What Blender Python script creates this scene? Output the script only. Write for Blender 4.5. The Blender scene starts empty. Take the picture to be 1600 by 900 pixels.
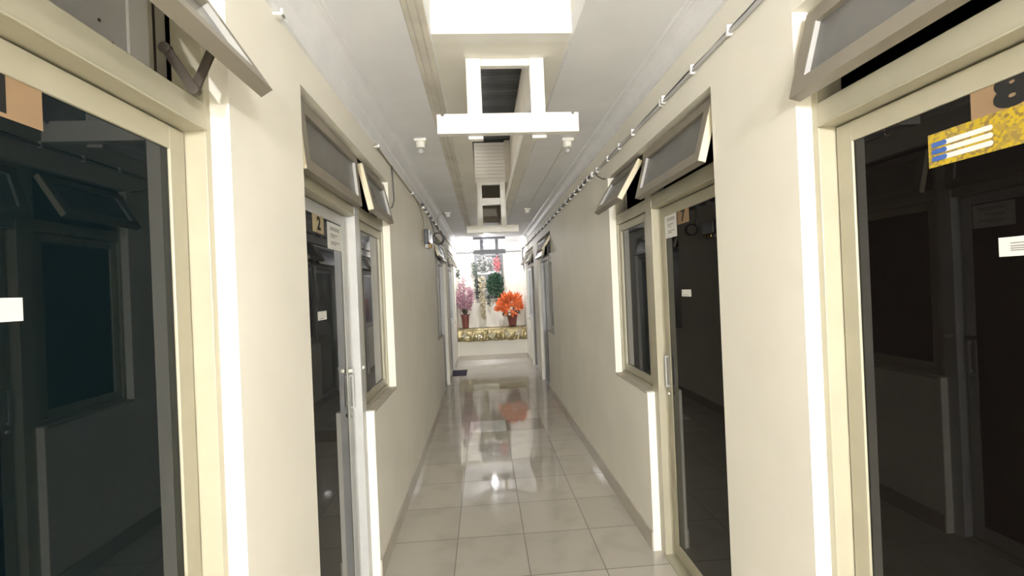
import bpy, math, random
from mathutils import Vector, Matrix, Quaternion

# ------------------------------------------------------------------ camera, light, exposure
sc = bpy.context.scene
COL = sc.collection
H = 1.496
cam_data = bpy.data.cameras.new('camera')
cam_data.sensor_fit = 'HORIZONTAL'
cam_data.sensor_width = 36.0
cam_data.lens = 36.0 * 699.5 / 1600.0
cam_data.clip_start = 0.02
cam = bpy.data.objects.new('camera', cam_data)
COL.objects.link(cam)
_r = (0.99712427, -0.06274801, -0.04249556)
_u = (0.04231383, -0.00422272, 0.99909544)
_f = (0.0628707, 0.99802047, 0.00155546)
cam.matrix_world = Matrix(((_r[0], _u[0], -_f[0], 0), (_r[1], _u[1], -_f[1], 0), (_r[2], _u[2], -_f[2], H), (0, 0, 0, 1)))
sc.camera = cam

world = bpy.data.worlds.new('world')
sc.world = world
world.use_nodes = True
world.node_tree.nodes['Background'].inputs[0].default_value = (1.0, 0.95, 0.86, 1)
world.node_tree.nodes['Background'].inputs[1].default_value = 2.2

sc.view_settings.view_transform = 'Standard'
sc.view_settings.look = 'None'
sc.view_settings.gamma = 1.0
sc.view_settings.use_curve_mapping = False
sc.view_settings.exposure = 0.15
sc.cycles.max_bounces = 14
sc.cycles.diffuse_bounces = 8
sc.cycles.glossy_bounces = 6

NEAR_LAMP = 36000.0     # emission strength of the bulb hanging well behind the camera
OVER_LAMP = 1300.0      # emission strength of the small bulb just above and behind the camera
FAR_LAMP = 1200.0       # emission strength of the bulb at the far end

rnd = random.Random(7)
PI = math.pi
XL, XR = -0.60, 0.886          # wall faces
YB, YE = -7.5, 10.0            # back and end walls
ZC = 2.55                      # ceiling
TOP = 2.23                     # top of the door openings

# ------------------------------------------------------------------ materials
def new_mat(name):
    m = bpy.data.materials.new(name)
    m.use_nodes = True
    return m, m.node_tree.nodes, m.node_tree.links, m.node_tree.nodes['Principled BSDF']

def mat(name, col, rough=0.5, metal=0.0, noise=0.0, nscale=6.0, spec=0.5, bump=0.0, bscale=40.0, ior=1.5):
    m, n, l, b = new_mat(name)
    b.inputs['Base Color'].default_value = (*col, 1)
    b.inputs['Roughness'].default_value = rough
    b.inputs['Metallic'].default_value = metal
    b.inputs['IOR'].default_value = ior
    b.inputs['Specular IOR Level'].default_value = spec
    tc = n.new('ShaderNodeTexCoord')
    if noise > 0:
        t = n.new('ShaderNodeTexNoise'); t.inputs['Scale'].default_value = nscale; t.inputs['Detail'].default_value = 6
        l.new(tc.outputs['Object'], t.inputs['Vector'])
        r = n.new('ShaderNodeValToRGB')
        r.color_ramp.elements[0].position = 0.3; r.color_ramp.elements[1].position = 0.7
        r.color_ramp.elements[0].color = (*[c * (1 - noise) for c in col], 1)
        r.color_ramp.elements[1].color = (*[min(1, c * (1 + noise * 0.4)) for c in col], 1)
        l.new(t.outputs['Fac'], r.inputs['Fac'])
        l.new(r.outputs['Color'], b.inputs['Base Color'])
    if bump > 0:
        t2 = n.new('ShaderNodeTexNoise'); t2.inputs['Scale'].default_value = bscale; t2.inputs['Detail'].default_value = 4
        l.new(tc.outputs['Object'], t2.inputs['Vector'])
        bp = n.new('ShaderNodeBump'); bp.inputs['Strength'].default_value = bump; bp.inputs['Distance'].default_value = 0.01
        l.new(t2.outputs['Fac'], bp.inputs['Height'])
        l.new(bp.outputs['Normal'], b.inputs['Normal'])
    return m

def emit(name, col, strength):
    m, n, l, b = new_mat(name)
    b.inputs['Base Color'].default_value = (*col, 1)
    b.inputs['Emission Color'].default_value = (*col, 1)
    b.inputs['Emission Strength'].default_value = strength
    return m

def floor_mat(name, col, grout=True):
    m, n, l, b = new_mat(name)
    tc = n.new('ShaderNodeTexCoord')
    mp = n.new('ShaderNodeMapping'); mp.inputs['Location'].default_value = (0.219, -2.727, 0)
    l.new(tc.outputs['Object'], mp.inputs['Vector'])
    sp = n.new('ShaderNodeSeparateXYZ'); l.new(mp.outputs['Vector'], sp.inputs[0])
    def math_(op, a, v=None):
        q = n.new('ShaderNodeMath'); q.operation = op
        if hasattr(a, 'is_output'): l.new(a, q.inputs[0])
        else: q.inputs[0].default_value = a
        if v is not None:
            if hasattr(v, 'is_output'): l.new(v, q.inputs[1])
            else: q.inputs[1].default_value = v
        return q.outputs[0]
    ux, uy = math_('DIVIDE', sp.outputs['X'], 0.4), math_('DIVIDE', sp.outputs['Y'], 0.4)
    def edge(u):
        fr = math_('FRACT', u)
        d = math_('ABSOLUTE', math_('SUBTRACT', fr, 0.5))
        return math_('GREATER_THAN', d, 0.5 - 0.0062)
    g = math_('MAXIMUM', edge(ux), edge(uy))
    cmb = n.new('ShaderNodeCombineXYZ')
    l.new(math_('FLOOR', ux), cmb.inputs[0]); l.new(math_('FLOOR', uy), cmb.inputs[1])
    wn = n.new('ShaderNodeTexWhiteNoise'); l.new(cmb.outputs[0], wn.inputs['Vector'])
    ns = n.new('ShaderNodeTexNoise'); ns.inputs['Scale'].default_value = 5; ns.inputs['Detail'].default_value = 7
    l.new(tc.outputs['Object'], ns.inputs['Vector'])
    base = n.new('ShaderNodeMix'); base.data_type = 'RGBA'
    base.inputs[6].default_value = (*[c * 0.93 for c in col], 1); base.inputs[7].default_value = (*[min(1, c * 1.05) for c in col], 1)
    l.new(wn.outputs['Value'], base.inputs[0])
    vein = n.new('ShaderNodeMix'); vein.data_type = 'RGBA'; vein.blend_type = 'MULTIPLY'
    vein.inputs[7].default_value = (0.86, 0.85, 0.83, 1)
    rr = n.new('ShaderNodeValToRGB'); rr.color_ramp.elements[0].position = 0.5; rr.color_ramp.elements[1].position = 0.75
    l.new(ns.outputs['Fac'], rr.inputs['Fac'])
    l.new(rr.outputs['Color'], vein.inputs[0]); l.new(base.outputs[2], vein.inputs[6])
    fin = n.new('ShaderNodeMix'); fin.data_type = 'RGBA'
    fin.inputs[7].default_value = (0.16, 0.14, 0.11, 1)
    l.new(vein.outputs[2], fin.inputs[6])
    if grout: l.new(g, fin.inputs[0])
    else: fin.inputs[0].default_value = 0
    l.new(fin.outputs[2], b.inputs['Base Color'])
    ro = math_('ADD', math_('MULTIPLY', g, 0.4), math_('ADD', math_('MULTIPLY', ns.outputs['Fac'], 0.03), 0.025))
    l.new(ro, b.inputs['Roughness'])
    b.inputs['IOR'].default_value = 1.55
    # slight waviness of each tile
    n2 = n.new('ShaderNodeTexNoise'); n2.inputs['Scale'].default_value = 9; n2.inputs['Detail'].default_value = 2
    l.new(tc.outputs['Object'], n2.inputs['Vector'])
    bp = n.new('ShaderNodeBump'); bp.inputs['Strength'].default_value = 0.02; bp.inputs['Distance'].default_value = 0.01
    l.new(n2.outputs['Fac'], bp.inputs['Height'])
    bp2 = n.new('ShaderNodeBump'); bp2.inputs['Strength'].default_value = 0.4; bp2.inputs['Distance'].default_value = 0.002; bp2.invert = True
    l.new(g, bp2.inputs['Height']); l.new(bp.outputs['Normal'], bp2.inputs['Normal'])
    l.new(bp2.outputs['Normal'], b.inputs['Normal'])
    return m

def patches(name, cols, scale, rough=0.6, metal=0.0, bump=0.0, kind='F1'):
    """cell pattern of several flat colours"""
    m, n, l, b = new_mat(name)
    tc = n.new('ShaderNodeTexCoord')
    v = n.new('ShaderNodeTexVoronoi'); v.inputs['Scale'].default_value = scale
    l.new(tc.outputs['Object'], v.inputs['Vector'])
    s = n.new('ShaderNodeSeparateColor'); l.new(v.outputs['Color'], s.inputs[0])
    r = n.new('ShaderNodeValToRGB'); r.color_ramp.interpolation = 'CONSTANT'
    for i, (p, c) in enumerate(cols):
        e = r.color_ramp.elements[i] if i < 2 else r.color_ramp.elements.new(p)
        e.position = p; e.color = (*c, 1)
    l.new(s.outputs[0], r.inputs['Fac']); l.new(r.outputs['Color'], b.inputs['Base Color'])
    b.inputs['Roughness'].default_value = rough; b.inputs['Metallic'].default_value = metal
    if bump:
        bp = n.new('ShaderNodeBump'); bp.inputs['Strength'].default_value = bump; bp.inputs['Distance'].default_value = 0.02
        l.new(v.outputs['Distance'], bp.inputs['Height']); l.new(bp.outputs['Normal'], b.inputs['Normal'])
    return m

WALL = mat('cream_wall_paint', (0.86, 0.836, 0.762), 0.6, spec=0.2, noise=0.05, nscale=2.5, bump=0.12, bscale=14)
CEIL = mat('white_ceiling_paint', (0.82, 0.835, 0.87), 0.6, spec=0.2, noise=0.06, nscale=3)
SOFFIT = mat('cream_trough_paint', (0.81, 0.79, 0.73), 0.6, spec=0.2, noise=0.08, nscale=3)
CORN = mat('white_cornice_plaster', (0.82, 0.83, 0.86), 0.5, spec=0.2, noise=0.05, nscale=8)
DIRTY = mat('stained_moulding', (0.68, 0.65, 0.58), 0.6, noise=0.18, nscale=5)
UPPER = mat('raw_plaster', (0.50, 0.46, 0.38), 0.8, noise=0.15, nscale=4)
FLOOR = floor_mat('glazed_floor_tile', (0.53, 0.50, 0.44))
TILE_L = floor_mat('pale_floor_tile', (0.84, 0.84, 0.84), False)
TILE_B = floor_mat('brown_floor_tile', (0.36, 0.32, 0.27), False)
SKIRT = mat('skirting_tile', (0.50, 0.46, 0.40), 0.22, noise=0.08, nscale=5)
SILLM = mat('grey_plaster_sill', (0.50, 0.46, 0.39), 0.7, noise=0.15, nscale=12)
ALU = mat('champagne_aluminium', (0.42, 0.395, 0.30), 0.38, noise=0.06, nscale=9, spec=0.6)
ALUW = mat('pale_aluminium', (0.54, 0.55, 0.55), 0.35, noise=0.08, nscale=9, spec=0.6)
SASH = mat('greige_aluminium', (0.24, 0.215, 0.175), 0.42, noise=0.06, nscale=9)
SASHEDGE = mat('cream_sash_edge', (0.68, 0.62, 0.47), 0.5)
GLASS_L = mat('blue_tinted_glass', (0.003, 0.0075, 0.0095), 0.015, ior=1.38)
GLASS_R = mat('brown_tinted_glass', (0.005, 0.004, 0.0036), 0.015, ior=1.36)
GLASS_M = mat('grey_tinted_glass', (0.012, 0.014, 0.015), 0.02, ior=1.48)
GLASS_F = mat('frosted_grey_glass', (0.16, 0.155, 0.15), 0.25, noise=0.1, nscale=12)
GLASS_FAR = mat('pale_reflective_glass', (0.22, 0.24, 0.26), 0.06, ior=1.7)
GASKET = mat('glazing_strip', (0.42, 0.42, 0.41), 0.35)
CHROME = mat('chrome', (0.72, 0.72, 0.72), 0.18, 1.0)
BROWNMETAL = mat('brown_stay_metal', (0.055, 0.045, 0.035), 0.5)
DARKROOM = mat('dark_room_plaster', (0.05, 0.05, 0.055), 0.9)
BOARD = mat('grey_board', (0.66, 0.67, 0.70), 0.6, noise=0.06, nscale=5)
BOARDW = mat('pale_board', (0.80, 0.81, 0.83), 0.6)
WHITEP = mat('white_gloss_paint', (0.80, 0.79, 0.75), 0.4, noise=0.04, nscale=6)
FARP = mat('shaded_frame_paint', (0.40, 0.42, 0.46), 0.5)  # shade on the far frame is put into this darker, bluer colour
PLANK = mat('plank_paint', (0.62, 0.59, 0.54), 0.6, noise=0.06, nscale=5)
ROOF = mat('roof_sheet', (0.14, 0.15, 0.16), 0.45, metal=0.3, noise=0.15, nscale=4)
PLASTIC = mat('white_plastic', (0.78, 0.77, 0.72), 0.35)
CLEARBULB = mat('clear_bulb_glass', (0.45, 0.45, 0.44), 0.08, spec=0.8)
PAPER = mat('white_paper', (0.80, 0.80, 0.79), 0.7, noise=0.02)
INK = mat('grey_ink', (0.30, 0.30, 0.31), 0.8)
CARD = mat('brown_card', (0.31, 0.205, 0.12), 0.75, noise=0.08, nscale=8)
CARDY = mat('yellowed_card', (0.50, 0.42, 0.27), 0.75, noise=0.08, nscale=8)
BLACK = mat('black_ink', (0.012, 0.012, 0.012), 0.6)
BLUE = mat('blue_ink', (0.05, 0.12, 0.40), 0.5)
YELLOW = patches('yellow_leaf_print', [(0.0, (0.52, 0.37, 0.02)), (0.35, (0.40, 0.28, 0.05)), (0.55, (0.30, 0.21, 0.06)), (0.82, (0.50, 0.37, 0.05)), (0.92, (0.25, 0.17, 0.05))], 150, 0.4)
YELLOWP = mat('plain_yellow_print', (0.55, 0.40, 0.015), 0.4, noise=0.15, nscale=60)
CABLED = mat('dark_grey_cable', (0.08, 0.08, 0.09), 0.5)
CABLEW = mat('pale_grey_cable', (0.50, 0.50, 0.51), 0.45)
CABLEB = mat('brown_cable', (0.30, 0.25, 0.18), 0.5)
TIE = mat('white_cable_tie', (0.85, 0.85, 0.85), 0.35)
SILVER = mat('brushed_silver', (0.62, 0.62, 0.64), 0.25, 0.9)
DARKBOX = mat('dark_box_plastic', (0.06, 0.065, 0.075), 0.4)
BRASS = mat('brass', (0.60, 0.42, 0.18), 0.3, 1.0)
POT = mat('terracotta_plastic', (0.19, 0.055, 0.04), 0.4, noise=0.1, nscale=10)
SOIL = mat('dark_soil', (0.05, 0.035, 0.025), 0.95)
STEM = mat('brown_twig', (0.10, 0.06, 0.04), 0.8)
PINK = mat('pink_petal', (0.60, 0.36, 0.43), 0.7, noise=0.35, nscale=30)
ORANGE = mat('orange_leaf', (0.82, 0.20, 0.06), 0.5, noise=0.3, nscale=12)
WHITEF = mat('cream_petal', (0.80, 0.70, 0.56), 0.6)
GREEN = mat('ivy_green', (0.045, 0.11, 0.06), 0.5, noise=0.4, nscale=20)
GREYGREEN = mat('grey_green_leaf', (0.16, 0.19, 0.16), 0.55, noise=0.3, nscale=20)
CREAMF = mat('cream_garland', (0.66, 0.60, 0.44), 0.6, noise=0.2, nscale=30)
ROSEF = mat('rose_pink_petal', (0.62, 0.22, 0.24), 0.6, noise=0.3, nscale=25)
PALEF = mat('pale_blossom', (0.72, 0.68, 0.68), 0.6, noise=0.2, nscale=30)
WINFRAME = mat('slate_frame', (0.15, 0.16, 0.17), 0.5)
PATTERN = patches('patterned_pane', [(0.0, (0.14, 0.14, 0.145)), (0.35, (0.30, 0.25, 0.26)), (0.55, (0.07, 0.08, 0.08)), (0.85, (0.48, 0.46, 0.47))], 32, 0.3)
GOLD = mat('gold_foil_cloth', (0.36, 0.30, 0.16), 0.33, 0.6, noise=0.35, nscale=9, bump=0.5, bscale=26)
GOLDL = mat('pale_gold_print', (0.80, 0.76, 0.62), 0.22, 0.5, noise=0.3, nscale=14, bump=0.5, bscale=40)
MATF = patches('navy_mat_weave', [(0.0, (0.02, 0.02, 0.045)), (0.55, (0.06, 0.03, 0.06)), (0.85, (0.10, 0.05, 0.07))], 22, 0.95)
BULB = emit('lit_bulb_far', (1.0, 0.985, 0.985), FAR_LAMP)
BULB0 = emit('lit_bulb_near', (1.0, 0.99, 0.985), NEAR_LAMP)
BULB1 = emit('lit_bulb_overhead', (1.0, 0.99, 0.985), OVER_LAMP)

# ------------------------------------------------------------------ mesh helpers
class MB:
    def __init__(self):
        self.v, self.f, self.mi, self.mats = [], [], [], []
    def slot(self, m):
        if m not in self.mats: self.mats.append(m)
        return self.mats.index(m)
    def add(self, vs, fs, m):
        o = len(self.v); k = self.slot(m)
        self.v += [tuple(p) for p in vs]
        self.f += [tuple(i + o for i in q) for q in fs]
        self.mi += [k] * len(fs)
    def box(self, a, b, m, M=None):
        x0, x1 = sorted((a[0], b[0])); y0, y1 = sorted((a[1], b[1])); z0, z1 = sorted((a[2], b[2]))
        vs = [(x0, y0, z0), (x1, y0, z0), (x1, y1, z0), (x0, y1, z0), (x0, y0, z1), (x1, y0, z1), (x1, y1, z1), (x0, y1, z1)]
        if M is not None: vs = [M @ Vector(p) for p in vs]
        fs = [(0, 3, 2, 1), (4, 5, 6, 7), (0, 1, 5, 4), (1, 2, 6, 5), (2, 3, 7, 6), (3, 0, 4, 7)]
        if M is not None and M.determinant() < 0: fs = [tuple(reversed(q)) for q in fs]
        self.add(vs, fs, m)
    def lathe(self, c, prof, m, seg=24, M=None, cap0=True, cap1=True):
        vs, fs = [], []
        for (r, z) in prof:
            for i in range(seg):
                a = 2 * PI * i / seg
                p = Vector((r * math.cos(a), r * math.sin(a), z))
                vs.append((M @ p if M is not None else p) + Vector(c))
        n = len(prof)
        for j in range(n - 1):
            for i in range(seg):
                k = (i + 1) % seg
                fs.append((j * seg + i, j * seg + k, (j + 1) * seg + k, (j + 1) * seg + i))
        if cap0: fs.append(tuple(reversed(range(seg))))
        if cap1: fs.append(tuple(range((n - 1) * seg, n * seg)))
        self.add(vs, fs, m)
    def tube(self, pts, r, m, seg=8, closed=False):
        P = [Vector(p) for p in pts]
        n = len(P); vs, fs = [], []
        prev = None
        for i in range(n):
            if closed: t = P[(i + 1) % n] - P[i - 1]
            else: t = P[min(i + 1, n - 1)] - P[max(i - 1, 0)]
            t.normalize()
            if prev is None:
                up = Vector((0, 0, 1)) if abs(t.z) < 0.9 else Vector((1, 0, 0))
                nn = (up - t * up.dot(t)).normalized()
            else:
                nn = (prev - t * prev.dot(t)).normalized()
            prev = nn; bb = t.cross(nn)
            rr = r[i] if isinstance(r, (list, tuple)) else r
            for k in range(seg):
                a = 2 * PI * k / seg
                vs.append(P[i] + nn * (rr * math.cos(a)) + bb * (rr * math.sin(a)))
        for i in range(n if closed else n - 1):
            j = (i + 1) % n
            for k in range(seg):
                q = (k + 1) % seg
                fs.append((i * seg + k, i * seg + q, j * seg + q, j * seg + k))
        if not closed:
            fs.append(tuple(reversed(range(seg)))); fs.append(tuple(range((n - 1) * seg, n * seg)))
        self.add(vs, fs, m)
    def extrude_y(self, prof, y0, y1, m):
        """closed (x,z) outline extruded along Y"""
        n = len(prof)
        vs = [(x, y0, z) for x, z in prof] + [(x, y1, z) for x, z in prof]
        fs = [(i, (i + 1) % n, n + (i + 1) % n, n + i) for i in range(n)]
        fs += [tuple(reversed(range(n))), tuple(range(n, 2 * n))]
        self.add(vs, fs, m)
    def leaf(self, p, d, nrm, L, W, m, fold=0.25):
        d = Vector(d).normalized(); nrm = Vector(nrm)
        s = d.cross(nrm)
        if s.length < 1e-4: s = d.cross(Vector((0.3, 0.5, 0.8)))
        s.normalize(); u = s.cross(d)
        p = Vector(p)
        mid = p + d * L * 0.45 - u * W * fold * 0.5
        vs = [p, p + d * L * 0.42 + s * W * 0.5 + u * W * fold, p + d * L, p + d * L * 0.42 - s * W * 0.5 + u * W * fold, mid]
        self.add(vs, [(0, 1, 4), (1, 2, 4), (2, 3, 4), (3, 0, 4)], m)
    def obj(self, name, parent=None, smooth=False, bevel=0.0, fix=True):
        me = bpy.data.meshes.new(name)
        me.from_pydata(self.v, [], self.f)
        for m in self.mats: me.materials.append(m)
        me.polygons.foreach_set('material_index', self.mi)
        me.update()
        if fix:
            import bmesh
            bm = bmesh.new(); bm.from_mesh(me)
            bmesh.ops.recalc_face_normals(bm, faces=bm.faces[:])
            bm.to_mesh(me); bm.free()
        if smooth:
            me.polygons.foreach_set('use_smooth', [True] * len(me.polygons))
        o = bpy.data.objects.new(name, me)
        COL.objects.link(o)
        if parent is not None:
            o.parent = parent
            o.matrix_parent_inverse = Matrix.Translation(-parent.location)
        if bevel > 0:
            b = o.modifiers.new('bevel', 'BEVEL'); b.width = bevel; b.segments = 2; b.limit_method = 'ANGLE'
        return o

def empty(name, loc, label, cat, group=None, kind=None):
    o = bpy.data.objects.new(name, None)
    o.location = loc; o.empty_display_size = 0.05
    COL.objects.link(o)
    return tag(o, label, cat, group, kind)

def tag(o, label, cat, group=None, kind=None):
    o['label'] = label; o['category'] = cat
    if group: o['group'] = group
    if kind: o['kind'] = kind
    return o

def struct(o, label, cat):
    return tag(o, label, cat, None, 'structure')

def copy_tree(o, loc):
    c = o.copy(); COL.objects.link(c); c.location = loc
    for ch in list(o.children):
        d = ch.copy(); COL.objects.link(d); d.parent = c
        for g in list(ch.children):
            e = g.copy(); COL.objects.link(e); e.parent = d
    return c

# ------------------------------------------------------------------ room shell
WT = 0.13                                   # wall thickness
# units: (side, opening start, opening end, door start, door end, window start, window end)
UNITS = {
    'L1': (-1, -0.27, 1.13, 0.395, 1.13, -0.27, 0.325),
    'L2': (-1, 1.578, 2.985, 1.578, 2.335, 2.405, 2.985),
    'L3': (-1, 5.72, 7.22, 6.46, 7.22, 5.72, 6.39),
    'L4': (-1, 7.74, 9.20, 7.74, 8.48, 8.55, 9.20),
    'R8': (1, -0.21, 1.19, 0.455, 1.19, -0.21, 0.385),
    'R7': (1, 1.638, 3.045, 1.638, 2.395, 2.465, 3.045),
    'R6': (1, 5.76, 7.22, 6.40, 7.22, 5.76, 6.33),
    'R5': (1, 7.80, 9.30, 7.80, 8.58, 8.65, 9.30),
}
SILL = 0.885
def wall(side, names, nm, label):
    xw = XL if side < 0 else XR
    xo = xw + side * WT
    m = MB()
    y = YB
    for k in names:
        s, a, b, da, db, wa, wb = UNITS[k]
        m.box((xw, y, 0), (xo, a, ZC), WALL)
        m.box((xw, a, TOP), (xo, b, ZC), WALL)
        # wall under the window (also carries the post beside the door)
        if wa > da: m.box((xw, db + 0.055, 0), (xo, wb, SILL), WALL)
        else: m.box((xw, wa, 0), (xo, da - 0.055, SILL), WALL)
        y = b
    m.box((xw, y, 0), (xo, YE + 0.15, ZC), WALL)
    struct(m.obj(nm, fix=False), label, 'wall')
wall(-1, ['L1', 'L2', 'L3', 'L4'], 'wall_left', 'long cream painted corridor wall with doors 1 and 2')
wall(1, ['R8', 'R7', 'R6', 'R5'], 'wall_right', 'long cream painted corridor wall with doors 7 and 8')
m = MB(); m.box((XL - WT, YE, 0), (XR + WT, YE + 0.15, 2.7), WALL)
struct(m.obj('wall_end'), 'cream wall closing the corridor behind the flowers', 'wall')
m = MB(); m.box((XL - WT, YB - 0.15, 0), (XR + WT, YB, 3.2), WALL)
struct(m.obj('wall_back'), 'cream wall closing the corridor behind the viewer', 'wall')
# dark rooms behind the doors
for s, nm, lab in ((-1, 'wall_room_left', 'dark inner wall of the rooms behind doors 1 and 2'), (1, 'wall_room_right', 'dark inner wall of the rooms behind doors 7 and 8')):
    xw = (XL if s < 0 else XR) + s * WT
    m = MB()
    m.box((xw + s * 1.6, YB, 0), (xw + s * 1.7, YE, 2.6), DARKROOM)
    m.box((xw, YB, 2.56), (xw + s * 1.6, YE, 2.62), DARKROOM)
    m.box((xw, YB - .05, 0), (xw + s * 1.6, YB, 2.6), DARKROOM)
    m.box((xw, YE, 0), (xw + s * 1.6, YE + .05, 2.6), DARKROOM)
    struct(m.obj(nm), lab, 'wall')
m = MB(); m.box((XL - 2, YB - .15, -0.1), (XR + 2, YE + .15, 0), FLOOR)
struct(m.obj('floor'), 'glossy cream square floor tiles with dark grout lines', 'floor')
# odd replacement tiles
def tile(i, j, mt, label):
    x0, y0 = -0.219 + 0.4 * i, 2.727 + 0.4 * j
    m = MB(); m.box((x0 + .003, y0 + .003, 0), (x0 + .397, y0 + .397, 0.0012), mt)
    struct(m.obj('floor_tile'), label, 'floor tile')
tile(0, 5, TILE_L, 'whiter replacement floor tile of the pair nearer the viewer')
tile(1, 5, TILE_B, 'brown floor tile of the pair nearer the viewer')
tile(0, 10, TILE_L, 'whiter replacement floor tile of the pair nearer the flowers')
tile(1, 10, TILE_B, 'brown floor tile of the pair nearer the flowers')

# ceiling with its long trough
TL, TR = -0.175, 0.42          # trough edges
OL, OR = -0.041, 0.325         # opening edges
m = MB()
m.box((XL - WT, YB, ZC), (TL, YE + .15, ZC + .1), CEIL)
m.box((TR, YB, ZC), (XR + WT, YE + .15, ZC + .1), CEIL)
m.box((TL, 7.75, ZC), (TR, YE + .15, ZC + .1), CEIL)
struct(m.obj('ceiling'), 'flat white corridor ceiling on both sides of the central trough', 'ceiling')
m = MB()
ZS = 2.575
m.box((TL, 1.89, ZS), (TR, 2.135, ZS + .1), SOFFIT)
m.box((TL, 2.135, ZS), (OL, 7.75, ZS + .1), SOFFIT)
m.box((OR, 2.135, ZS), (TR, 7.75, ZS + .1), SOFFIT)
m.box((TL, 1.88, ZS - .003), (TR, 1.95, 3.1), WHITEP)
m.box((TL - .06, YB, ZC + .1), (TL, 1.95, 3.1), WHITEP)
m.box((TR, YB, ZC + .1), (TR + .06, 1.95, 3.1), WHITEP)
m.box((TL - .06, YB, 3.1), (TR + .06, 1.95, 3.16), WHITEP)
struct(m.obj('trim_1'), 'cream boxed soffit lining the trough in the ceiling', 'ceiling trough')
m = MB()
m.box((TR - .01, 1.95, ZS + .1), (TR + .06, 7.9, 3.5), UPPER)
m.box((TL - .06, 1.95, ZS + .1), (TL + .06, 5.7, 2.95), UPPER)  # kept low: gap under the roof added to let sky light into the shaft
m.box((TL - .06, 5.7, ZS + .1), (TL + .06, 7.9, 3.5), UPPER)
m.box((TL - .06, 7.75, ZC + .1), (TR + .06, 7.9, 3.5), UPPER)
m.box((TL - .06, 1.90, 3.1), (TR + .06, 1.96, 3.5), UPPER)
struct(m.obj('trim_2'), 'raw plaster shaft walls above the trough, one stopping short of the roof', 'shaft wall')
m = MB()
ny = 260
vs, fs = [], []
for i in range(ny + 1):
    y = 1.9 + 6.0 * i / ny
    z = 3.42 + 0.018 * math.sin(2 * PI * y / 0.076)
    vs += [(TL + .02, y, z), (TR + .08, y, z)]
for i in range(ny):
    fs.append((2 * i, 2 * i + 1, 2 * i + 3, 2 * i + 2))
m.add(vs, fs, ROOF)
o = m.obj('roof_sheet', smooth=True)
sm = o.modifiers.new('thickness', 'SOLIDIFY'); sm.thickness = 0.004
struct(o, 'dark corrugated roof sheet seen through the opening in the trough', 'roof')
# plank panel closing the shaft above the second frame
m = MB()
z = 2.875
while z < 3.36:
    m.box((OL - .01, 5.70, z), (OR + .01, 5.725, z + .041), PLANK)
    m.box((OL - .01, 5.708, z + .041), (OR + .01, 5.725, z + .045), UPPER)
    z += .045
m.box((OL - .01, 5.67, 2.852), (OR + .01, 5.74, 2.875), DIRTY)
m.box((OR + .01, 5.69, 2.68), (TR - .012, 5.73, 3.39), UPPER)
struct(m.obj('trim_3', bevel=0.0), 'pale plank panel closing the shaft above the second hanging frame', 'plank panel')

# cornices
def cornice(xw, s, zb, dx, nm, label, band):
    # profile from the wall (xw) out into the corridor, s = +1 means towards +x
    pr = [(0, zb), (0.014, zb), (0.016, zb + .012)]
    if band: pr += [(0.018, zb + band), (0.024, zb + band + .006)]
    z0 = pr[-1][1]; x0 = pr[-1][0]
    for k in range(1, 8):
        a = PI / 2 * k / 7
        pr.append((x0 + (dx - .018 - x0) * (1 - math.cos(a)), z0 + (ZC - .014 - z0) * math.sin(a)))
    pr += [(dx - .016, ZC - .010), (dx - .006, ZC - .010), (dx, ZC), (0, ZC)]
    m = MB(); m.extrude_y([(xw + s * x, z) for x, z in pr], YB, YE, CORN)
    struct(m.obj(nm), label, 'cornice')
cornice(XL, 1, 2.365, 0.075, 'trim_4', 'deep white plaster cornice above doors 1 and 2', .07)
cornice(XR, -1, 2.465, 0.085, 'trim_5', 'shallow white plaster cornice above doors 7 and 8', 0)
# end wall cornice
pr = [(0, 2.45), (.014, 2.45), (.02, 2.465)] + [(.02 + .06 * (1 - math.cos(PI / 2 * k / 6)), 2.465 + .075 * math.sin(PI / 2 * k / 6)) for k in range(1, 7)] + [(.09, ZC), (0, ZC)]
m = MB()
n = len(pr)
vs = [(XL, YE - a, z) for a, z in pr] + [(XR, YE - a, z) for a, z in pr]
m.add(vs, [(i, (i + 1) % n, n + (i + 1) % n, n + i) for i in range(n)], CORN)
struct(m.obj('trim_6'), 'white plaster cornice over the end wall', 'cornice')
# stained moulding along the left edge of the trough
m = MB()
pr = [(TL - .085, ZC), (TL - .08, ZC - .006), (TL - .062, ZC - .006), (TL - .055, ZC - .014), (TL - .03, ZC - .016), (TL - .02, ZC - .024), (TL, ZC - .024), (TL, ZC)]
m.extrude_y(pr, YB, 7.75, DIRTY)
struct(m.obj('trim_7'), 'stained moulding along the edge of the ceiling trough', 'moulding')

# baseboards
def skirt(side, names, nm, label):
    xw = XL if side < 0 else XR
    m = MB()
    def seg(a, b):
        m.box((xw, a, 0), (xw - side * .009, b, .105), SKIRT)
    y = YB
    for k in names:
        s, a, b, da, db, wa, wb = UNITS[k]
        if wa > da:
            seg(y, a); y = db + 0.055
        else:
            seg(y, da - 0.055); y = b
    seg(y, YE)
    struct(m.obj(nm, bevel=.002), label, 'baseboard')
skirt(-1, ['L1', 'L2', 'L3', 'L4'], 'baseboard_left', 'beige tile skirting along the wall with doors 1 and 2')
skirt(1, ['R8', 'R7', 'R6', 'R5'], 'baseboard_right', 'beige tile skirting along the wall with doors 7 and 8')

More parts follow.
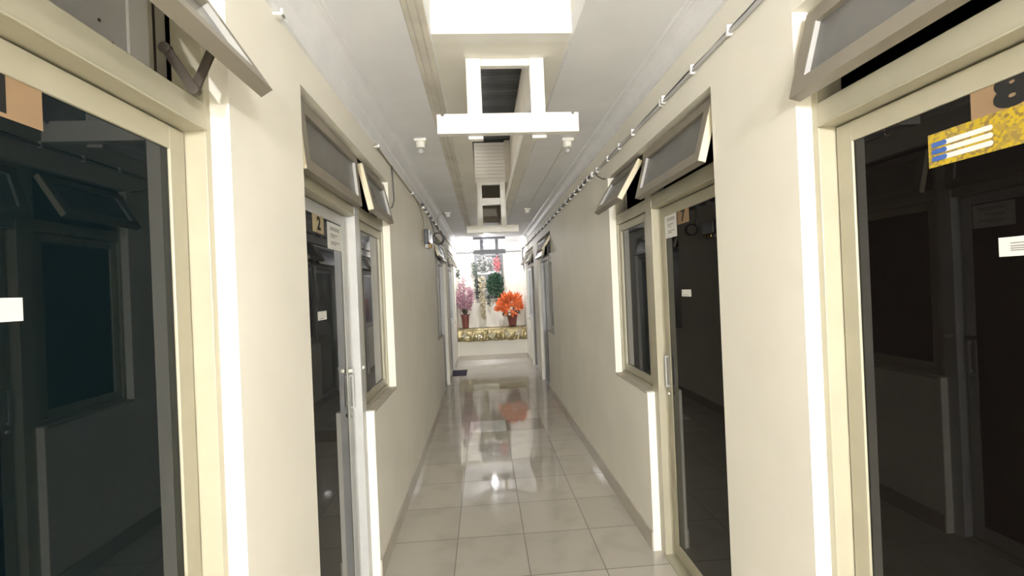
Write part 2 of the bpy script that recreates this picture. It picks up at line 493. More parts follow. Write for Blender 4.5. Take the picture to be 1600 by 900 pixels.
# ------------------------------------------------------------------ doors, windows, transoms
wcount = [0]
dcount = [0]
def frame_rect(m, X, d0, d1, y0, y1, z0, z1, w, mt, wb=None, wt=None):
    """rectangular frame: stiles and rails of width w between depths d0,d1"""
    wb = w if wb is None else wb; wt = w if wt is None else wt
    m.box((X(d0), y0, z0), (X(d1), y0 + w, z1), mt)
    m.box((X(d0), y1 - w, z0), (X(d1), y1, z1), mt)
    m.box((X(d0), y0 + w, z0), (X(d1), y1 - w, z0 + wb), mt)
    m.box((X(d0), y0 + w, z1 - wt), (X(d1), y1 - w, z1), mt)

def transom(side, xw, y0, y1, ang, label, stay=False, dirty=False):
    wcount[0] += 1
    zt = TOP - .03
    h = .235 if 'eight' in label or 'number 8' in label else .256
    X = lambda d: xw + side * d
    e = empty('window_%d' % wcount[0], (X(.035), (y0 + y1) / 2, zt), label, 'transom window', None, 'structure')
    # opening frame
    m = MB()
    m.box((X(.045), y0 - .0, TOP - .028), (X(.10), y1, TOP), ALU)
    m.obj('window_frame', e, bevel=.002)
    # sash swings out about its top edge
    M = Matrix.Translation((X(.035), 0, zt)) @ Matrix.Rotation(side * ang, 4, 'Y')
    a, b = y0 + .008, y1 - .008
    m = MB(); W = .044; t = .032
    s0, s1 = -side * t / 2, side * t / 2
    m.box((s0, a, -h), (s1, a + W, 0), SASH, M); m.box((s0, b - W, -h), (s1, b, 0), SASH, M)
    m.box((s0, a + W, -h), (s1, b - W, -h + W), SASH, M); m.box((s0, a + W, -W), (s1, b - W, 0), SASH, M)
    # pale end caps on the side edges
    m.box((s0 * .9, a - .002, -h + .002), (s1 * .9, a, -.002), SASHEDGE, M)
    m.box((s0 * .9, b, -h + .002), (s1 * .9, b + .002, -.002), SASHEDGE, M)
    m.obj('sash', e)
    m = MB(); m.box((-side * .003, a + W - .004, -h + W - .004), (side * .003, b - W + .004, -W + .004), GLASS_F, M)
    m.obj('glass_pane', e)
    m = MB()
    m.box((s0 * 1.06, b - W - .003, -h + W), (s0 * .2, b - W, -W), GASKET, M)
    m.obj('glazing_strip', e)
    if stay:
        m = MB()
        p0, p1, p2 = Vector((X(.062), y1 - .10, 2.045)), Vector((X(.006), y1 - .10, 1.955)), Vector((X(-.022), y1 - .08, 2.05))
        for q0, q1 in ((p0, p1), (p1, p2)):
            d = (q1 - q0); L = d.length; d.normalize()
            side_v = Vector((0, 1, 0)); up = d.cross(side_v).normalized()
            R = Matrix((( d.x, side_v.x, up.x, q0.x), (d.y, side_v.y, up.y, q0.y), (d.z, side_v.z, up.z, q0.z), (0, 0, 0, 1)))
            m.box((-.008, -.003, -.010), (L + .008, .003, .010), BROWNMETAL, R)
        RY = Matrix.Rotation(PI / 2, 4, 'X')
        m.lathe(p1, [(.012, -.007), (.012, .007)], BROWNMETAL, 14, RY)
        m.lathe(p0, [(.012, -.007), (.012, .007)], BROWNMETAL, 14, RY)
        m.obj('stay_arm', e, bevel=.001)
    return e

def unit(key, dlabel, wlabel, tdl, twl, ad, aw, gd, gw, fm, jm, handle, stay=False):
    side, a, b, da, db, wa, wb = UNITS[key]
    xw = XL if side < 0 else XR
    X = lambda d: xw + side * d
    dcount[0] += 1
    far_window = wa > da
    e = empty('door_%d' % dcount[0], (X(.09), (da + db) / 2, 0), dlabel, 'door', None, 'structure')
    # frame: jambs, the shared post, head rail, threshold
    m = MB()
    j0, j1 = .045, .092
    fw = .022
    near, far = (a, a + fw), None
    # jamb at the end without window
    if far_window:
        m.box((X(j0), da, 0), (X(.118), da + fw, TOP), jm)
        pa, pb = db - .005, wa                       # post
        dj0, dj1 = da + fw, db - .005
    else:
        m.box((X(j0), db - fw, 0), (X(.118), db, TOP), jm)
        pa, pb = wb, da + .005
        dj0, dj1 = da + .005, db - fw
    m.box((X(.042), pa, 0), (X(.118), pb, TOP), jm)
    m.obj('door_post', e, bevel=.002)
    m = MB()
    m.box((X(.045), dj0, 1.902), (X(.118), dj1, 1.968), fm)
    m.box((X(.038), dj0, 1.901), (X(.046), dj1, 1.907), ALU)
    m.box((X(.038), dj0, 0.0), (X(.118), dj1, .012), fm)
    m.obj('door_frame', e, bevel=.0025)
    # leaf
    m = MB()
    frame_rect(m, X, .092, .112, dj0 + .004, dj1 - .004, .016, 1.897, .05, jm if far_window and side < 0 else fm, .075, .052)
    lf = m.obj('door_leaf', e, bevel=.002)
    m = MB(); m.box((X(.098), dj0 + .05, .085), (X(.106), dj1 - .05, 1.85), gd)
    m.obj('glass_pane', e)
    if handle:
        hy = dj1 - .029 if far_window else dj0 + .029
        m = MB()
        m.box((X(.090), hy - .013, .93), (X(.0915), hy + .013, 1.10), SILVER if side < 0 else ALUW)
        m.box((X(.075), hy - .005, .93), (X(.0915), hy + .006, .942), ALUW)
        m.box((X(.075), hy - .005, 1.088), (X(.0915), hy + .006, 1.10), ALUW)
        m.box((X(.072), hy - .006, .93), (X(.078), hy + .007, 1.10), ALUW)
        m.obj('door_handle', e, bevel=.002)['label'] = 'flat metal pull handle'
        m = MB()
        m.lathe((X(.088), hy, .895), [(.011, -.006), (.013, 0), (.009, .008)], CHROME, 16, Matrix.Rotation(-side * PI / 2, 4, 'Y'))
        m.obj('lock_cylinder', e, smooth=False)
        if side < 0:
            m = MB()
            m.box((X(.070), hy - .030, 1.112), (X(.0915), hy + .012, 1.132), CHROME)
            m.box((X(.036), pa + .012, 1.112), (X(.042), pb - .010, 1.134), CHROME)
            m.box((X(.030), pa + .022, 1.116), (X(.038), pb - .03, 1.130), CHROME)
            m.obj('latch', e, bevel=.002)['label'] = 'chrome hasp latch'
    # window
    wcount[0] += 1
    w = empty('window_%d' % wcount[0], (X(.07), (wa + wb) / 2, SILL), wlabel, 'window', None, 'structure')
    m = MB()
    frame_rect(m, X, .045, .112, wa, wb, SILL, TOP, .022, fm)
    m.box((X(.045), wa + .022, 1.902), (X(.112), wb - .022, 1.968), fm)
    m.obj('window_frame', w, bevel=.002)
    m = MB()
    frame_rect(m, X, .055, .085, wa + .026, wb - .026, SILL + .026, 1.897, .045, fm)
    m.obj('sash', w, bevel=.002)
    m = MB(); m.box((X(.066), wa + .07, SILL + .07), (X(.073), wb - .07, 1.853), gw)
    m.obj('glass_pane', w)
    m = MB(); m.box((X(-.002), wa, SILL - .012), (X(.05), wb, SILL + .003), SILLM)
    m.obj('window_sill', w, bevel=.002)
    transom(side, xw, dj0, dj1, ad, tdl, stay)
    transom(side, xw, wa + .022 if far_window else wa + .022, wb - .022, aw, twl)
R = math.radians
unit('L1', 'beige framed glass door carrying the number 1 card', 'narrow window beside the number 1 door', 'propped transom over the number 1 door with a dark folding stay', 'transom over the window beside the number 1 door',
     R(33), R(20), GLASS_L, GLASS_L, ALU, ALU, False, True)
unit('L2', 'pale framed glass door carrying the number 2 card', 'narrow window beside the number 2 door', 'slightly open long transom over the number 2 door', 'short transom tilted out over the window beside door 2',
     R(4.5), R(12), GLASS_M, GLASS_M, ALU, ALUW, True)
unit('L3', 'glass door just before the dark floor mat', 'narrow window on the wall below the coiled cable', 'transom over the door just before the dark mat', 'transom just behind the coiled cable',
     R(12), R(18), GLASS_FAR, GLASS_FAR, ALUW, ALUW, True)
unit('L4', 'glass door at the dark floor mat', 'window beside the pink blossom pot', 'transom over the door at the dark mat', 'transom above the pink blossom plant',
     R(20), R(24), GLASS_FAR, GLASS_FAR, ALUW, ALUW, True)
unit('R8', 'beige framed glass door carrying the number 8 card', 'narrow window beside the number 8 door', 'tilted grey transom over the number 8 door', 'transom over the window beside the number 8 door',
     R(15), R(20), GLASS_R, GLASS_R, ALU, ALU, False)
unit('R7', 'beige framed glass door carrying the number 7 card', 'narrow window beside the number 7 door', 'long tilted transom over the number 7 door', 'short wide-open transom over the window beside door 7',
     R(15), R(31), GLASS_R, GLASS_M, ALU, ALU, True)
unit('R6', 'far glass door opposite the dark floor mat', 'window before the far door opposite the mat', 'far transom over the door opposite the dark mat', 'far tilted transom under the dark cable bundle',
     R(14), R(34), GLASS_FAR, GLASS_FAR, ALUW, ALUW, True)
unit('R5', 'last glass door before the orange flowers', 'window beside the orange flower pot', 'transom over the last door before the orange flowers', 'last tilted transom above the orange flowers',
     R(26), R(30), GLASS_FAR, GLASS_FAR, ALUW, ALUW, True)

# grey board closing the transom of door 1 from inside
m = MB(); m.box((-.735, .20, 1.97), (-.745, 1.0, 2.40), BOARD)
m.box((-.729, 1.0, 1.97), (-.745, 1.055, 2.40), BOARDW)
m.box((-.742, 1.055, 1.97), (-.748, 1.13, 2.40), DIRTY)
m.box((-.740, 1.088, 1.97), (-.742, 1.094, 2.40), BROWNMETAL)
for y, z in ((.93, 2.06), (.62, 2.10), (.96, 2.03), (1.03, 2.10)):
    m.lathe((-.7345, y, z), [(.0035, 0), (.003, .002)], BROWNMETAL, 10, Matrix.Rotation(PI / 2, 4, 'Y'))
tag(m.obj('ceiling_board'), 'grey board seen through the propped transom of door 1', 'board')

# ------------------------------------------------------------------ signs on the glass
def glyph(text, size, bold=0.0):
    c = bpy.data.curves.new('t', 'FONT'); c.body = text; c.size = size; c.offset = bold
    c.extrude = 0.0004; c.align_x = 'CENTER'; c.align_y = 'CENTER'
    o = bpy.data.objects.new('t', c); COL.objects.link(o)
    dg = bpy.context.evaluated_depsgraph_get(); dg.update()
    me = bpy.data.meshes.new_from_object(o.evaluated_get(dg))
    vs = [v.co.copy() for v in me.vertices]; fs = [tuple(p.vertices) for p in me.polygons]
    bpy.data.objects.remove(o); bpy.data.curves.remove(c); bpy.data.meshes.remove(me)
    return vs, fs

def plane_mat(side, d, y, z):
    """local x = reading direction, local y = up, local z = towards the corridor"""
    xw = XL if side < 0 else XR
    s = -side
    return Matrix(((0, 0, s, xw + side * d), (s, 0, 0, y), (0, 1, 0, z), (0, 0, 0, 1)))

def sheet(name, side, d, y0, y1, z0, z1, mt, label, cat, group=None):
    c = ((y0 + y1) / 2, (z0 + z1) / 2); w, h = abs(y1 - y0), z1 - z0
    M = plane_mat(side, d, *c)
    e = empty(name, M.translation, label, cat, group)
    m = MB(); m.box((-w / 2, -h / 2, 0), (w / 2, h / 2, .001), mt, M)
    m.obj('sheet', e)
    return e, M, w, h
def mark(e, M, name, items, mt=INK):
    m = MB()
    for (x0, x1, y0, y1) in items: m.box((x0, y0, .001), (x1, y1, .0016), mt, M)
    return m.obj(name, e)
def numeral(e, M, txt, size, bold, sx=1.0, dx=0.0, dy=0.0, mt=BLACK):
    vs, fs = glyph(txt, size, bold)
    m = MB(); m.add([M @ Vector((v.x * sx + dx, v.y + dy, v.z + .0015)) for v in vs], fs, mt)
    return m.obj('numeral', e)
GL = .097
e, M, w, h = sheet('number_card', -1, GL, .600, .765, 1.781, 1.850, CARD, 'large brown card cut by the photo edge on the blue tinted door glass', 'number card')
numeral(e, M, '1', .080, .004, 1.3, .016)
e, M, w, h = sheet('number_card', -1, GL, 1.902, 2.030, 1.770, 1.847, CARDY, 'yellowed card with the digit two on a pale framed door', 'number card')
numeral(e, M, '2', .078, .0025, 1.1, .006)
e, M, w, h = sheet('number_card', 1, GL, 2.060, 2.188, 1.779, 1.852, CARD, 'brown card with the digit seven beside a white notice', 'number card')
numeral(e, M, '7', .078, .0025, 1.1)
e, M, w, h = sheet('number_card', 1, GL, .630, .831, 1.790, 1.850, CARD, 'brown card with a bold digit eight above the yellow sign', 'number card')
numeral(e, M, '8', .080, .005, 1.35, -.030, .001)
def notice(side, y0, y1, z0, z1, label):
    e, M, w, h = sheet('paper_notice', side, GL - .001, y0, y1, z0, z1, PAPER, label, 'notice')
    rows = []
    ys = [.32, .25, .06, -.02, -.22, -.29]
    ws = [(-.28, .36), (-.34, .36), (-.28, .20), (-.28, .02), (-.28, .34), (-.28, .10)]
    for yy, (a, b) in zip(ys, ws): rows.append((a * w, b * w, (yy - .018) * h, (yy + .018) * h))
    mark(e, M, 'printed_lines', rows)
notice(-1, 2.072, 2.268, 1.714, 1.838, 'white printed notice beside the yellowed card with the digit two')
notice(1, 2.196, 2.335, 1.727, 1.850, 'white printed notice beside the brown card with the digit seven')
def sticker(side, y0, y1, z0, z1, label, lines):
    e, M, w, h = sheet('door_sticker', side, GL, y0, y1, z0, z1, PAPER, label, 'sticker')
    mark(e, M, 'printed_lines', [(a * w, b * w, (yy - .03) * h, (yy + .03) * h) for yy, a, b in lines])
sticker(-1, .600, .722, 1.479, 1.514, 'blank white sticker at the photo edge on the blue tinted door glass', [(.1, -.3, .1)])
sticker(-1, 1.92, 2.022, 1.396, 1.434, 'small white sticker at mid height on the pale framed door with the yellowed card', [(-.3, -.36, .1)])
sticker(1, 2.072, 2.172, 1.422, 1.456, 'small white sticker at mid height below the digit seven card', [(.15, -.42, -.30), (-.25, -.35, .25)])
sticker(1, .655, .793, 1.517, 1.553, 'white rounded sticker with four printed lines on door 8', [(.18, -.36, .4), (.03, -.36, 0), (-.09, -.36, -.05), (-.2, -.36, .3)])
# yellow sign with three white strips
e, M, w, h = sheet('yellow_sign', 1, GL - .0005, .590, .918, 1.719, 1.791, YELLOW, 'yellow printed sign with three white strips under the number 8', 'sign')
m = MB(); m.box((.010, -h / 2 + .001, .001), (w / 2, h / 2 - .001, .0013), YELLOWP, M); m.obj('yellow_print', e)
def stadium(m, x0, x1, yc, r, z, mt):
    pts = [(x1 - r + r * math.cos(a), yc + r * math.sin(a)) for a in [(-PI / 2 + PI * k / 8) for k in range(9)]]
    pts += [(x0 + r + r * math.cos(a), yc + r * math.sin(a)) for a in [(PI / 2 + PI * k / 8) for k in range(9)]]
    vs = [M @ Vector((x, y, z)) for x, y in pts]; m.add(vs, [tuple(range(len(pts)))], mt)
for k, yy in enumerate((.013, -.002, -.017)):
    m = MB(); stadium(m, -w / 2 + .008, -w / 2 + .125, yy - .002, .0052, .0018, PAPER); s = m.obj('white_strip', e)
    m = MB(); stadium(m, -w / 2 + .008, -w / 2 + .040, yy - .002, .0052, .0024, BLUE); m.obj('blue_tab', e)

# ------------------------------------------------------------------ hanging frames in the trough
def hframe(y, zt, label, with_mid, mt, name='batten_light', bar_z=(2.21, 2.30), bar=(-.180, .470)):
    e = empty(name, (.143, y, zt), label, 'hanging frame', 'frames hung along the trough')
    for x0, x1 in ((-.041, .028), (.257, .325)):
        m = MB(); m.box((x0, y, bar_z[0] - .012), (x1, y + .04, zt), mt); m.obj('post', e, bevel=.003)
    m = MB(); m.box((.028, y + .004, zt - .034), (.257, y + .038, zt - .001), mt); m.obj('crossbar', e, bevel=.003)
    if with_mid:
        m = MB(); m.box((.028, y + .002, 2.566), (.257, y + .038, 2.652), mt); m.obj('crossbar', e, bevel=.003)
    # batten with lamp-holder notches at both ends
    x0, x1 = bar; z0, z1 = bar_z
    pr = [(x0, z0), (x1, z0), (x1, z1 - .002), (x1 - .018, z1), (x1 - .020, z1 - .010), (x1 - .032, z1 - .010), (x1 - .034, z1),
          (x0 + .034, z1), (x0 + .032, z1 - .010), (x0 + .020, z1 - .010), (x0 + .018, z1), (x0, z1 - .002)]
    n = len(pr)
    m = MB()
    vs = [(x, y - .045, z) for x, z in pr] + [(x, y - .002, z) for x, z in pr]
    m.add(vs, [tuple(range(n)), tuple(reversed(range(n, 2 * n)))] + [(i, n + i, n + (i + 1) % n, (i + 1) % n) for i in range(n)], mt)
    m.obj('batten', e, bevel=.002)
    return e
hframe(2.085, ZS, 'white hanging frame with batten, largest and first along the trough', False, WHITEP)
hframe(5.65, 2.852, 'white hanging frame with two crossbars below the plank panel', True, WHITEP)
e3 = hframe(9.00, ZC, 'shadowed hanging frame right behind the lit bulb', False, FARP)
m = MB(); m.box((-.18, 8.975, 2.505), (.47, 8.999, 2.548), FARP); m.obj('top_board', e3, bevel=.003)

def bulb(c, mt, label, top=.125):
    e = empty('light_bulb', c, label, 'light bulb')
    m = MB()
    prof = [(.036 * math.sin(a), -.036 * math.cos(a)) for a in [PI * k / 20 for k in range(10, 0, -1)]] + [(.002, -.036)]
    m.lathe(c, prof, mt, 20); m.obj('globe', e, smooth=True)
    m = MB(); m.lathe(c, [(.036, .0), (.037, .006), (.031, .030), (.020, .05), (.017, .055), (.017, .085), (.022, .088), (.022, top)], PLASTIC, 20); m.obj('socket', e)
    return e
bulb((.056, 9.17, 2.435), BULB, 'lit bulb glowing white above the flowers', .115)
def cord(e, c, zt):
    m = MB(); m.tube([(c[0], c[1], c[2] + .12), (c[0], c[1], zt)], .004, CABLED, 8); m.obj('cord', e)
c = (.143, -5.2, 2.10); cord(bulb(c, BULB0, 'lit bulb on a cord far behind the viewer'), c, 3.1)
c = (.35, -.25, 2.0); cord(bulb(c, BULB1, 'small lit bulb on a cord just behind the viewer'), c, 3.1)

# ceiling lamp holders with small clear bulbs
def holder(c, label, big=True):
    x, y = c
    e = empty('lamp_holder', (x, y, ZC), label, 'lamp holder', 'ceiling lamp holders beside the trough')
    m = MB(); m.box((x - .042, y - .042, ZC - .020), (x + .042, y + .042, ZC), PLASTIC)
    m.obj('base', e, bevel=.005)
    m = MB(); m.lathe((x, y, ZC), [(.032, -.020), (.030, -.050), (.026, -.058)], PLASTIC, 20); m.obj('socket', e)
    if big:
        m = MB()
        m.lathe((x, y, ZC), [(.011, -.056), (.014, -.066)] + [(.021 * math.sin(a), -.079 - .021 * math.cos(PI - a)) for a in [PI * k / 10 for k in range(3, 10)]] + [(.001, -.1005)], CLEARBULB, 16)
        m.obj('bulb', e, smooth=True)
    return e
holder((-.392, 3.12), 'white lamp holder with an unlit bulb on the ceiling side with the stained moulding')
holder((.641, 3.18), 'white lamp holder with an unlit bulb just beneath the end of the first batten')
holder((-.438, 6.05), 'small white ceiling holder with a cord running to the wall', False)
holder((.620, 5.92), 'small white ceiling holder at the end of the thin ceiling wire', False)

# ------------------------------------------------------------------ cables
def wavy(p0, p1, n, a, seed):
    r = random.Random(seed); p0, p1 = Vector(p0), Vector(p1); out = []
    for i in range(n + 1):
        t = i / n; p = p0.lerp(p1, t)
        out.append((p.x + r.uniform(-a, a) * .3, p.y, p.z + r.uniform(-a, a)))
    return out
e = empty('cable_run', (XR - .01, 1.0, 2.35), 'pair of grey cables with white ties along the wall above door 7', 'cable')
m = MB(); m.tube(wavy((XR - .007, YB, 2.358), (XR - .007, 3.6, 2.353), 50, .0035, 1), .0045, CABLED, 8); m.obj('dark_cable', e, smooth=True)
m = MB(); m.tube(wavy((XR - .010, YB, 2.345), (XR - .010, 3.6, 2.343), 50, .003, 2), .0072, CABLEW, 8); m.obj('pale_cable', e, smooth=True)
ys = [1.483, 1.755, 2.045, 2.075, 2.48, 2.73, 2.986, 3.275, 3.4, 3.536, 3.7, 3.866, 4.05, 4.264, 4.5, 4.75, 5.0, 5.25, 5.55, 5.85, 6.2, 6.5, 6.9, 7.3, 7.7, 8.1, 8.5, 8.9]
for y in ys:
    m = MB(); m.box((XR - .0002, y - .006, 2.331), (XR - (.019 if y < 3.4 else .027), y + (.006 if y < 3.4 else .018), 2.368), TIE)
    m.obj('cable_tie', e, bevel=.002)
m = MB(); m.tube([(XR - .006, 3.35, 2.345), (XR - .02, 3.25, 2.30), (XR - .012, 3.14, 2.25), (XR - .006, 3.08, 2.235)], .004, CABLED, 8)
m.obj('branch_cable', e, smooth=True)
# wrapped dark sleeve on the far part
m = MB(); m.tube(wavy((XR - .0135, 3.5, 2.352), (XR - .0135, 8.93, 2.347), 60, .004, 5), .0115, CABLED, 8); m.obj('sleeve', e, smooth=True)
# cable knot by the far corner
m = MB()
for k in range(5):
    r = random.Random(k + 20)
    m.tube([(XR - .012 - .01 * k, 9.0 + .1 * k, 2.345), (XR - .03 - .02 * r.random(), 9.35, 2.30), (XR - .02 - .02 * r.random(), 9.5, 2.2 - .03 * k), (XR - .008, 9.48, 2.05 - .05 * k)], .006, CABLED, 6)
tag(m.obj('cable_tangle', smooth=True), 'dark cables hanging down in the far corner by the orange flowers', 'cable')
m = MB(); m.tube(wavy((XR - .02, YE - .02, 2.33), (XL + .02, YE - .02, 2.335), 30, .006, 9), .009, CABLED, 8)
tag(m.obj('end_cable', smooth=True), 'dark cable crossing the end wall above the window', 'cable')
m = MB(); m.tube(wavy((XL + .008, 2.62, 2.362), (XL + .008, 9.8, 2.362), 60, .003, 11), .0045, CABLEB, 8)
tag(m.obj('cornice_cable', smooth=True), 'thin brown cable under the deep cornice above door 2', 'cable')
for y, lab in ((1.398, 'white cable clip under the cornice just past door 1'), (2.654, 'white cable clip under the cornice above the window beside door 2'), (3.93, 'white cable clip under the cornice past door 2 window')):
    m = MB(); m.box((XL, y - .012, 2.352), (XL + .03, y + .012, 2.360), TIE); m.box((XL + .022, y - .010, 2.352), (XL + .030, y + .010, 2.372), TIE)
    tag(m.obj('cable_clip', bevel=.002), lab, 'cable clip', 'cable clips under the cornice')
m = MB(); m.tube([(XL + .01, 3.085, 2.362), (XL + .014, 3.085, 2.25), (XL + .016, 3.09, 2.13), (XL + .008, 3.05, 2.075), (XL - .03, 2.99, 2.05)], .0042, CABLED, 8)
tag(m.obj('hanging_cable', smooth=True), 'dark cable dropping from the cornice to the transom beside door 2', 'cable')
m = MB(); m.tube([(XL + .01, 4.15, 2.36), (XL + .012, 4.35, 2.33), (XL + .014, 4.55, 2.27), (XL + .014, 4.6, 2.2), (XL + .012, 4.5, 2.12), (XL + .01, 4.5, 2.0)], .006, CABLEB, 8)
tag(m.obj('drooping_cable', smooth=True), 'brown cable drooping down the wall beside the meter box', 'cable')
e = empty('sleeved_cable', (XL + .015, 4.9, 2.37), 'dark sleeved cable with white ties beneath the cornice by the coiled cable', 'cable')
m = MB(); m.tube(wavy((XL + .02, 4.5, 2.375), (XL + .02, 7.4, 2.355), 30, .006, 14), .012, CABLED, 8); m.obj('sleeve', e, smooth=True)
for y in (4.62, 4.85, 5.1, 5.4, 5.75, 6.2, 6.7):
    m = MB(); m.box((XL + .006, y - .035, 2.348), (XL + .034, y + .035, 2.386), TIE); m.obj('cable_tie', e, bevel=.003)
m = MB(); m.tube([(-.482, 6.05, ZC - .012), (-.50, 6.02, ZC - .008), (-.545, 5.98, ZC - .03), (-.575, 5.95, 2.45), (-.583, 5.95, 2.37)], .005, CABLEB, 8)
tag(m.obj('holder_cord', smooth=True), 'brown cord from the small ceiling holder to the wall cable', 'cord')
m = MB(); m.tube([(.641, 3.22, ZC - .004), (.633, 4.5, ZC - .004), (.620, 5.88, ZC - .004)], .0018, CABLEB, 6)
tag(m.obj('ceiling_wire'), 'thin wire along the ceiling between two lamp holders', 'wire')

# meter box and coiled cable
e = empty('meter_box', (XL, 4.84, 2.0), 'small dark and silver meter box high on the wall by the coiled cable', 'meter box')
m = MB(); m.box((XL, 4.70, 2.005), (XL + .045, 4.98, 2.155), DARKBOX); m.obj('case', e, bevel=.006)
m = MB(); m.box((XL + .045, 4.71, 2.012), (XL + .062, 4.97, 2.150), SILVER); m.obj('cover', e, bevel=.006)
m = MB(); m.box((XL + .005, 4.74, 1.965), (XL + .04, 4.94, 2.005), CABLEW); m.obj('terminal_cover', e, bevel=.004)
for k in range(3):
    m = MB(); m.lathe((XL + .050, 4.78 + .06 * k, 1.972), [(.009, 0), (.009, .03), (.006, .036)], BRASS, 12); m.obj('gland', e)
m = MB()
c = Vector((-.497, 5.1, 2.098))
for t in range(4):
    pts = []
    r = .061 + .004 * (t % 2)
    for k in range(28):
        a = 2 * PI * k / 28
        pts.append((c.x + r * math.cos(a) * .93 + .003 * t, c.y + r * math.cos(a) * .35 + .006 * t, c.z + r * 1.02 * math.sin(a)))
    m.tube(pts, .0060, CABLED, 8, closed=True)
m.tube([(c.x - .03, c.y, c.z + .05), (c.x - .06, c.y + .02, c.z + .15), (XL + .02, c.y + .05, 2.36)], .0045, CABLED, 8)
tag(m.obj('cable_coil', smooth=True), 'loop of black cable hanging beside the meter box', 'cable coil')

# ------------------------------------------------------------------ far end: ledge, gold cloth, window, plants, mat
m = MB(); m.box((XL, 9.62, 0), (XR, YE, .66), WALL)
m.box((XL, 9.609, 0), (XR, 9.62, .105), SKIRT)
struct(m.obj('trim_8', bevel=0), 'low cream wall carrying the gold draped shelf at the corridor end', 'ledge')
# gold foil cloth draped over the front of the ledge
m = MB()
nx, ns = 96, 26
rg = random.Random(5)
x0, x1 = XL + .004, XR - .004
path = []
for j in range(ns + 1):
    t = j / ns
    if t < .3: path.append((9.93 - .29 * t / .3, .676))
    elif t < .42:
        a = (t - .3) / .12 * PI / 2
        path.append((9.64 - .045 * math.sin(a), .676 - .039 * (1 - math.cos(a))))
    else:
        q = (t - .42) / .58
        path.append((9.595 + .012 * math.sin(q * PI) * -1 + .015 * q, .637 - .235 * q))
vs, fs = [], []
for i in range(nx + 1):
    u = i / nx; x = x0 + (x1 - x0) * u
    for j, (y, z) in enumerate(path):
        q = max(0, (j / ns - .36) / .64)
        ww = .010 * math.sin(u * 47 + 2.2 * q) + .007 * math.sin(u * 91 + 5 * q + 1) + .006 * math.sin(u * 23 - 8 * q)
        edge = .004 * math.sin(u * 31) + .004 * math.sin(u * 13 + 1)
        vs.append((x, y - abs(ww) * (0.3 + q) * (1 if q > 0 else 0) - .006, z + (edge * q if q > 0 else .004 * math.sin(u * 60 + j)) ))
for i in range(nx):
    for j in range(ns):
        a = i * (ns + 1) + j
        fs.append((a, a + 1, a + ns + 2, a + ns + 1))
m.add(vs, fs, GOLD)
gc = empty('gold_cloth', (.143, 9.62, .66), 'wrinkled gold foil cloth draped over the ledge under the pots', 'cloth')
o = m.obj('drape', gc, smooth=True, fix=False)
sm = o.modifiers.new('thickness', 'SOLIDIFY'); sm.thickness = .003
# printed medallions
for k, (cx, cz) in enumerate(((-.44, .535), (-.14, .525), (.13, .515), (.47, .535), (.70, .565))):
    m = MB(); r5 = random.Random(40 + k)
    for q in range(9):
        a = 2 * PI * q / 9 + .3; L = r5.uniform(.055, .09)
        m.leaf((cx + .012 * math.cos(a), 9.562, cz + .012 * math.sin(a)), (math.cos(a), r5.uniform(-.12, .0), math.sin(a)), (0, -1, 0), L, .044, GOLDL, .3)
    m.obj('medallion', gc)

# window on the end wall
wcount[0] += 1
w = empty('window_%d' % wcount[0], (.133, YE, 1.30), 'slate framed window hung with garlands on the end wall', 'window', None, 'structure')
m = MB()
X = lambda d: d
def rect_y(m, x0, x1, z0, z1, y0, y1, t, mt):
    m.box((x0, y0, z0), (x0 + t, y1, z1), mt); m.box((x1 - t, y0, z0), (x1, y1, z1), mt)
    m.box((x0 + t, y0, z0), (x1 - t, y1, z0 + t), mt); m.box((x0 + t, y0, z1 - t), (x1 - t, y1, z1), mt)
rect_y(m, -.18, .445, 1.30, 2.28, YE - .05, YE, .045, WINFRAME); m.obj('window_frame', w, bevel=.003)
m = MB(); m.box((-.135, YE - .02, 1.345), (.40, YE - .008, 2.235), PATTERN); m.obj('glass_pane', w)
m = MB(); m.box((-.135, YE - .032, 1.84), (.40, YE - .018, 1.90), BOARDW); m.box((-.135, YE - .032, 1.60), (.40, YE - .018, 1.84), WINFRAME); m.obj('blind', w)

def cluster(m, n, fc, L, W, mt, r, spread=1.0):
    for _ in range(n):
        p = fc(r)
        if p is None: continue
        d = Vector((r.uniform(-1, 1), r.uniform(-1, .3), r.uniform(-1, .6)))
        nn = Vector((r.uniform(-.6, .6), -1, r.uniform(-.2, .8)))
        s = r.uniform(.7, 1.3)
        m.leaf(p, d, nn, L * s, W * s, mt)
YF = YE - .055
def blob(cx, cz, rx, rz, y=YF, dy=.03):
    def f(r):
        a = r.uniform(0, 2 * PI); q = math.sqrt(r.random())
        return (cx + rx * q * math.cos(a), y - r.random() * dy, cz + rz * q * math.sin(a))
    return f
r = random.Random(77)
e = empty('ivy_garland', (.27, YF, 1.7), 'dark green ivy garland hanging over the lower window pane', 'garland')
m = MB()
cluster(m, 420, blob(.255, 1.60, .175, .26, dy=.05), .055, .042, GREEN, r)
cluster(m, 60, blob(.38, 1.32, .12, .16), .05, .04, GREEN, r)
cluster(m, 24, blob(.10, 1.28, .03, .14), .045, .035, GREEN, r)
m.obj('leaves', e)
m = MB()
for k in range(7):
    x = .1 + .05 * k
    m.tube([(x, YF, 1.90), (x + .02 * r.uniform(-1, 1), YF - .015, 1.6), (x + .03 * r.uniform(-1, 1), YF - .01, 1.32 + .08 * r.random())], .003, STEM, 5)
m.obj('vines', e)
m = MB(); cluster(m, 150, blob(-.115, 1.58, .07, .26, dy=.02), .05, .04, GREYGREEN, r)
cluster(m, 46, blob(-.19, 1.95, .05, .17), .05, .04, GREYGREEN, r)
tag(m.obj('leaf_garland'), 'grey green leaf garland behind the cream hanging garland', 'garland')
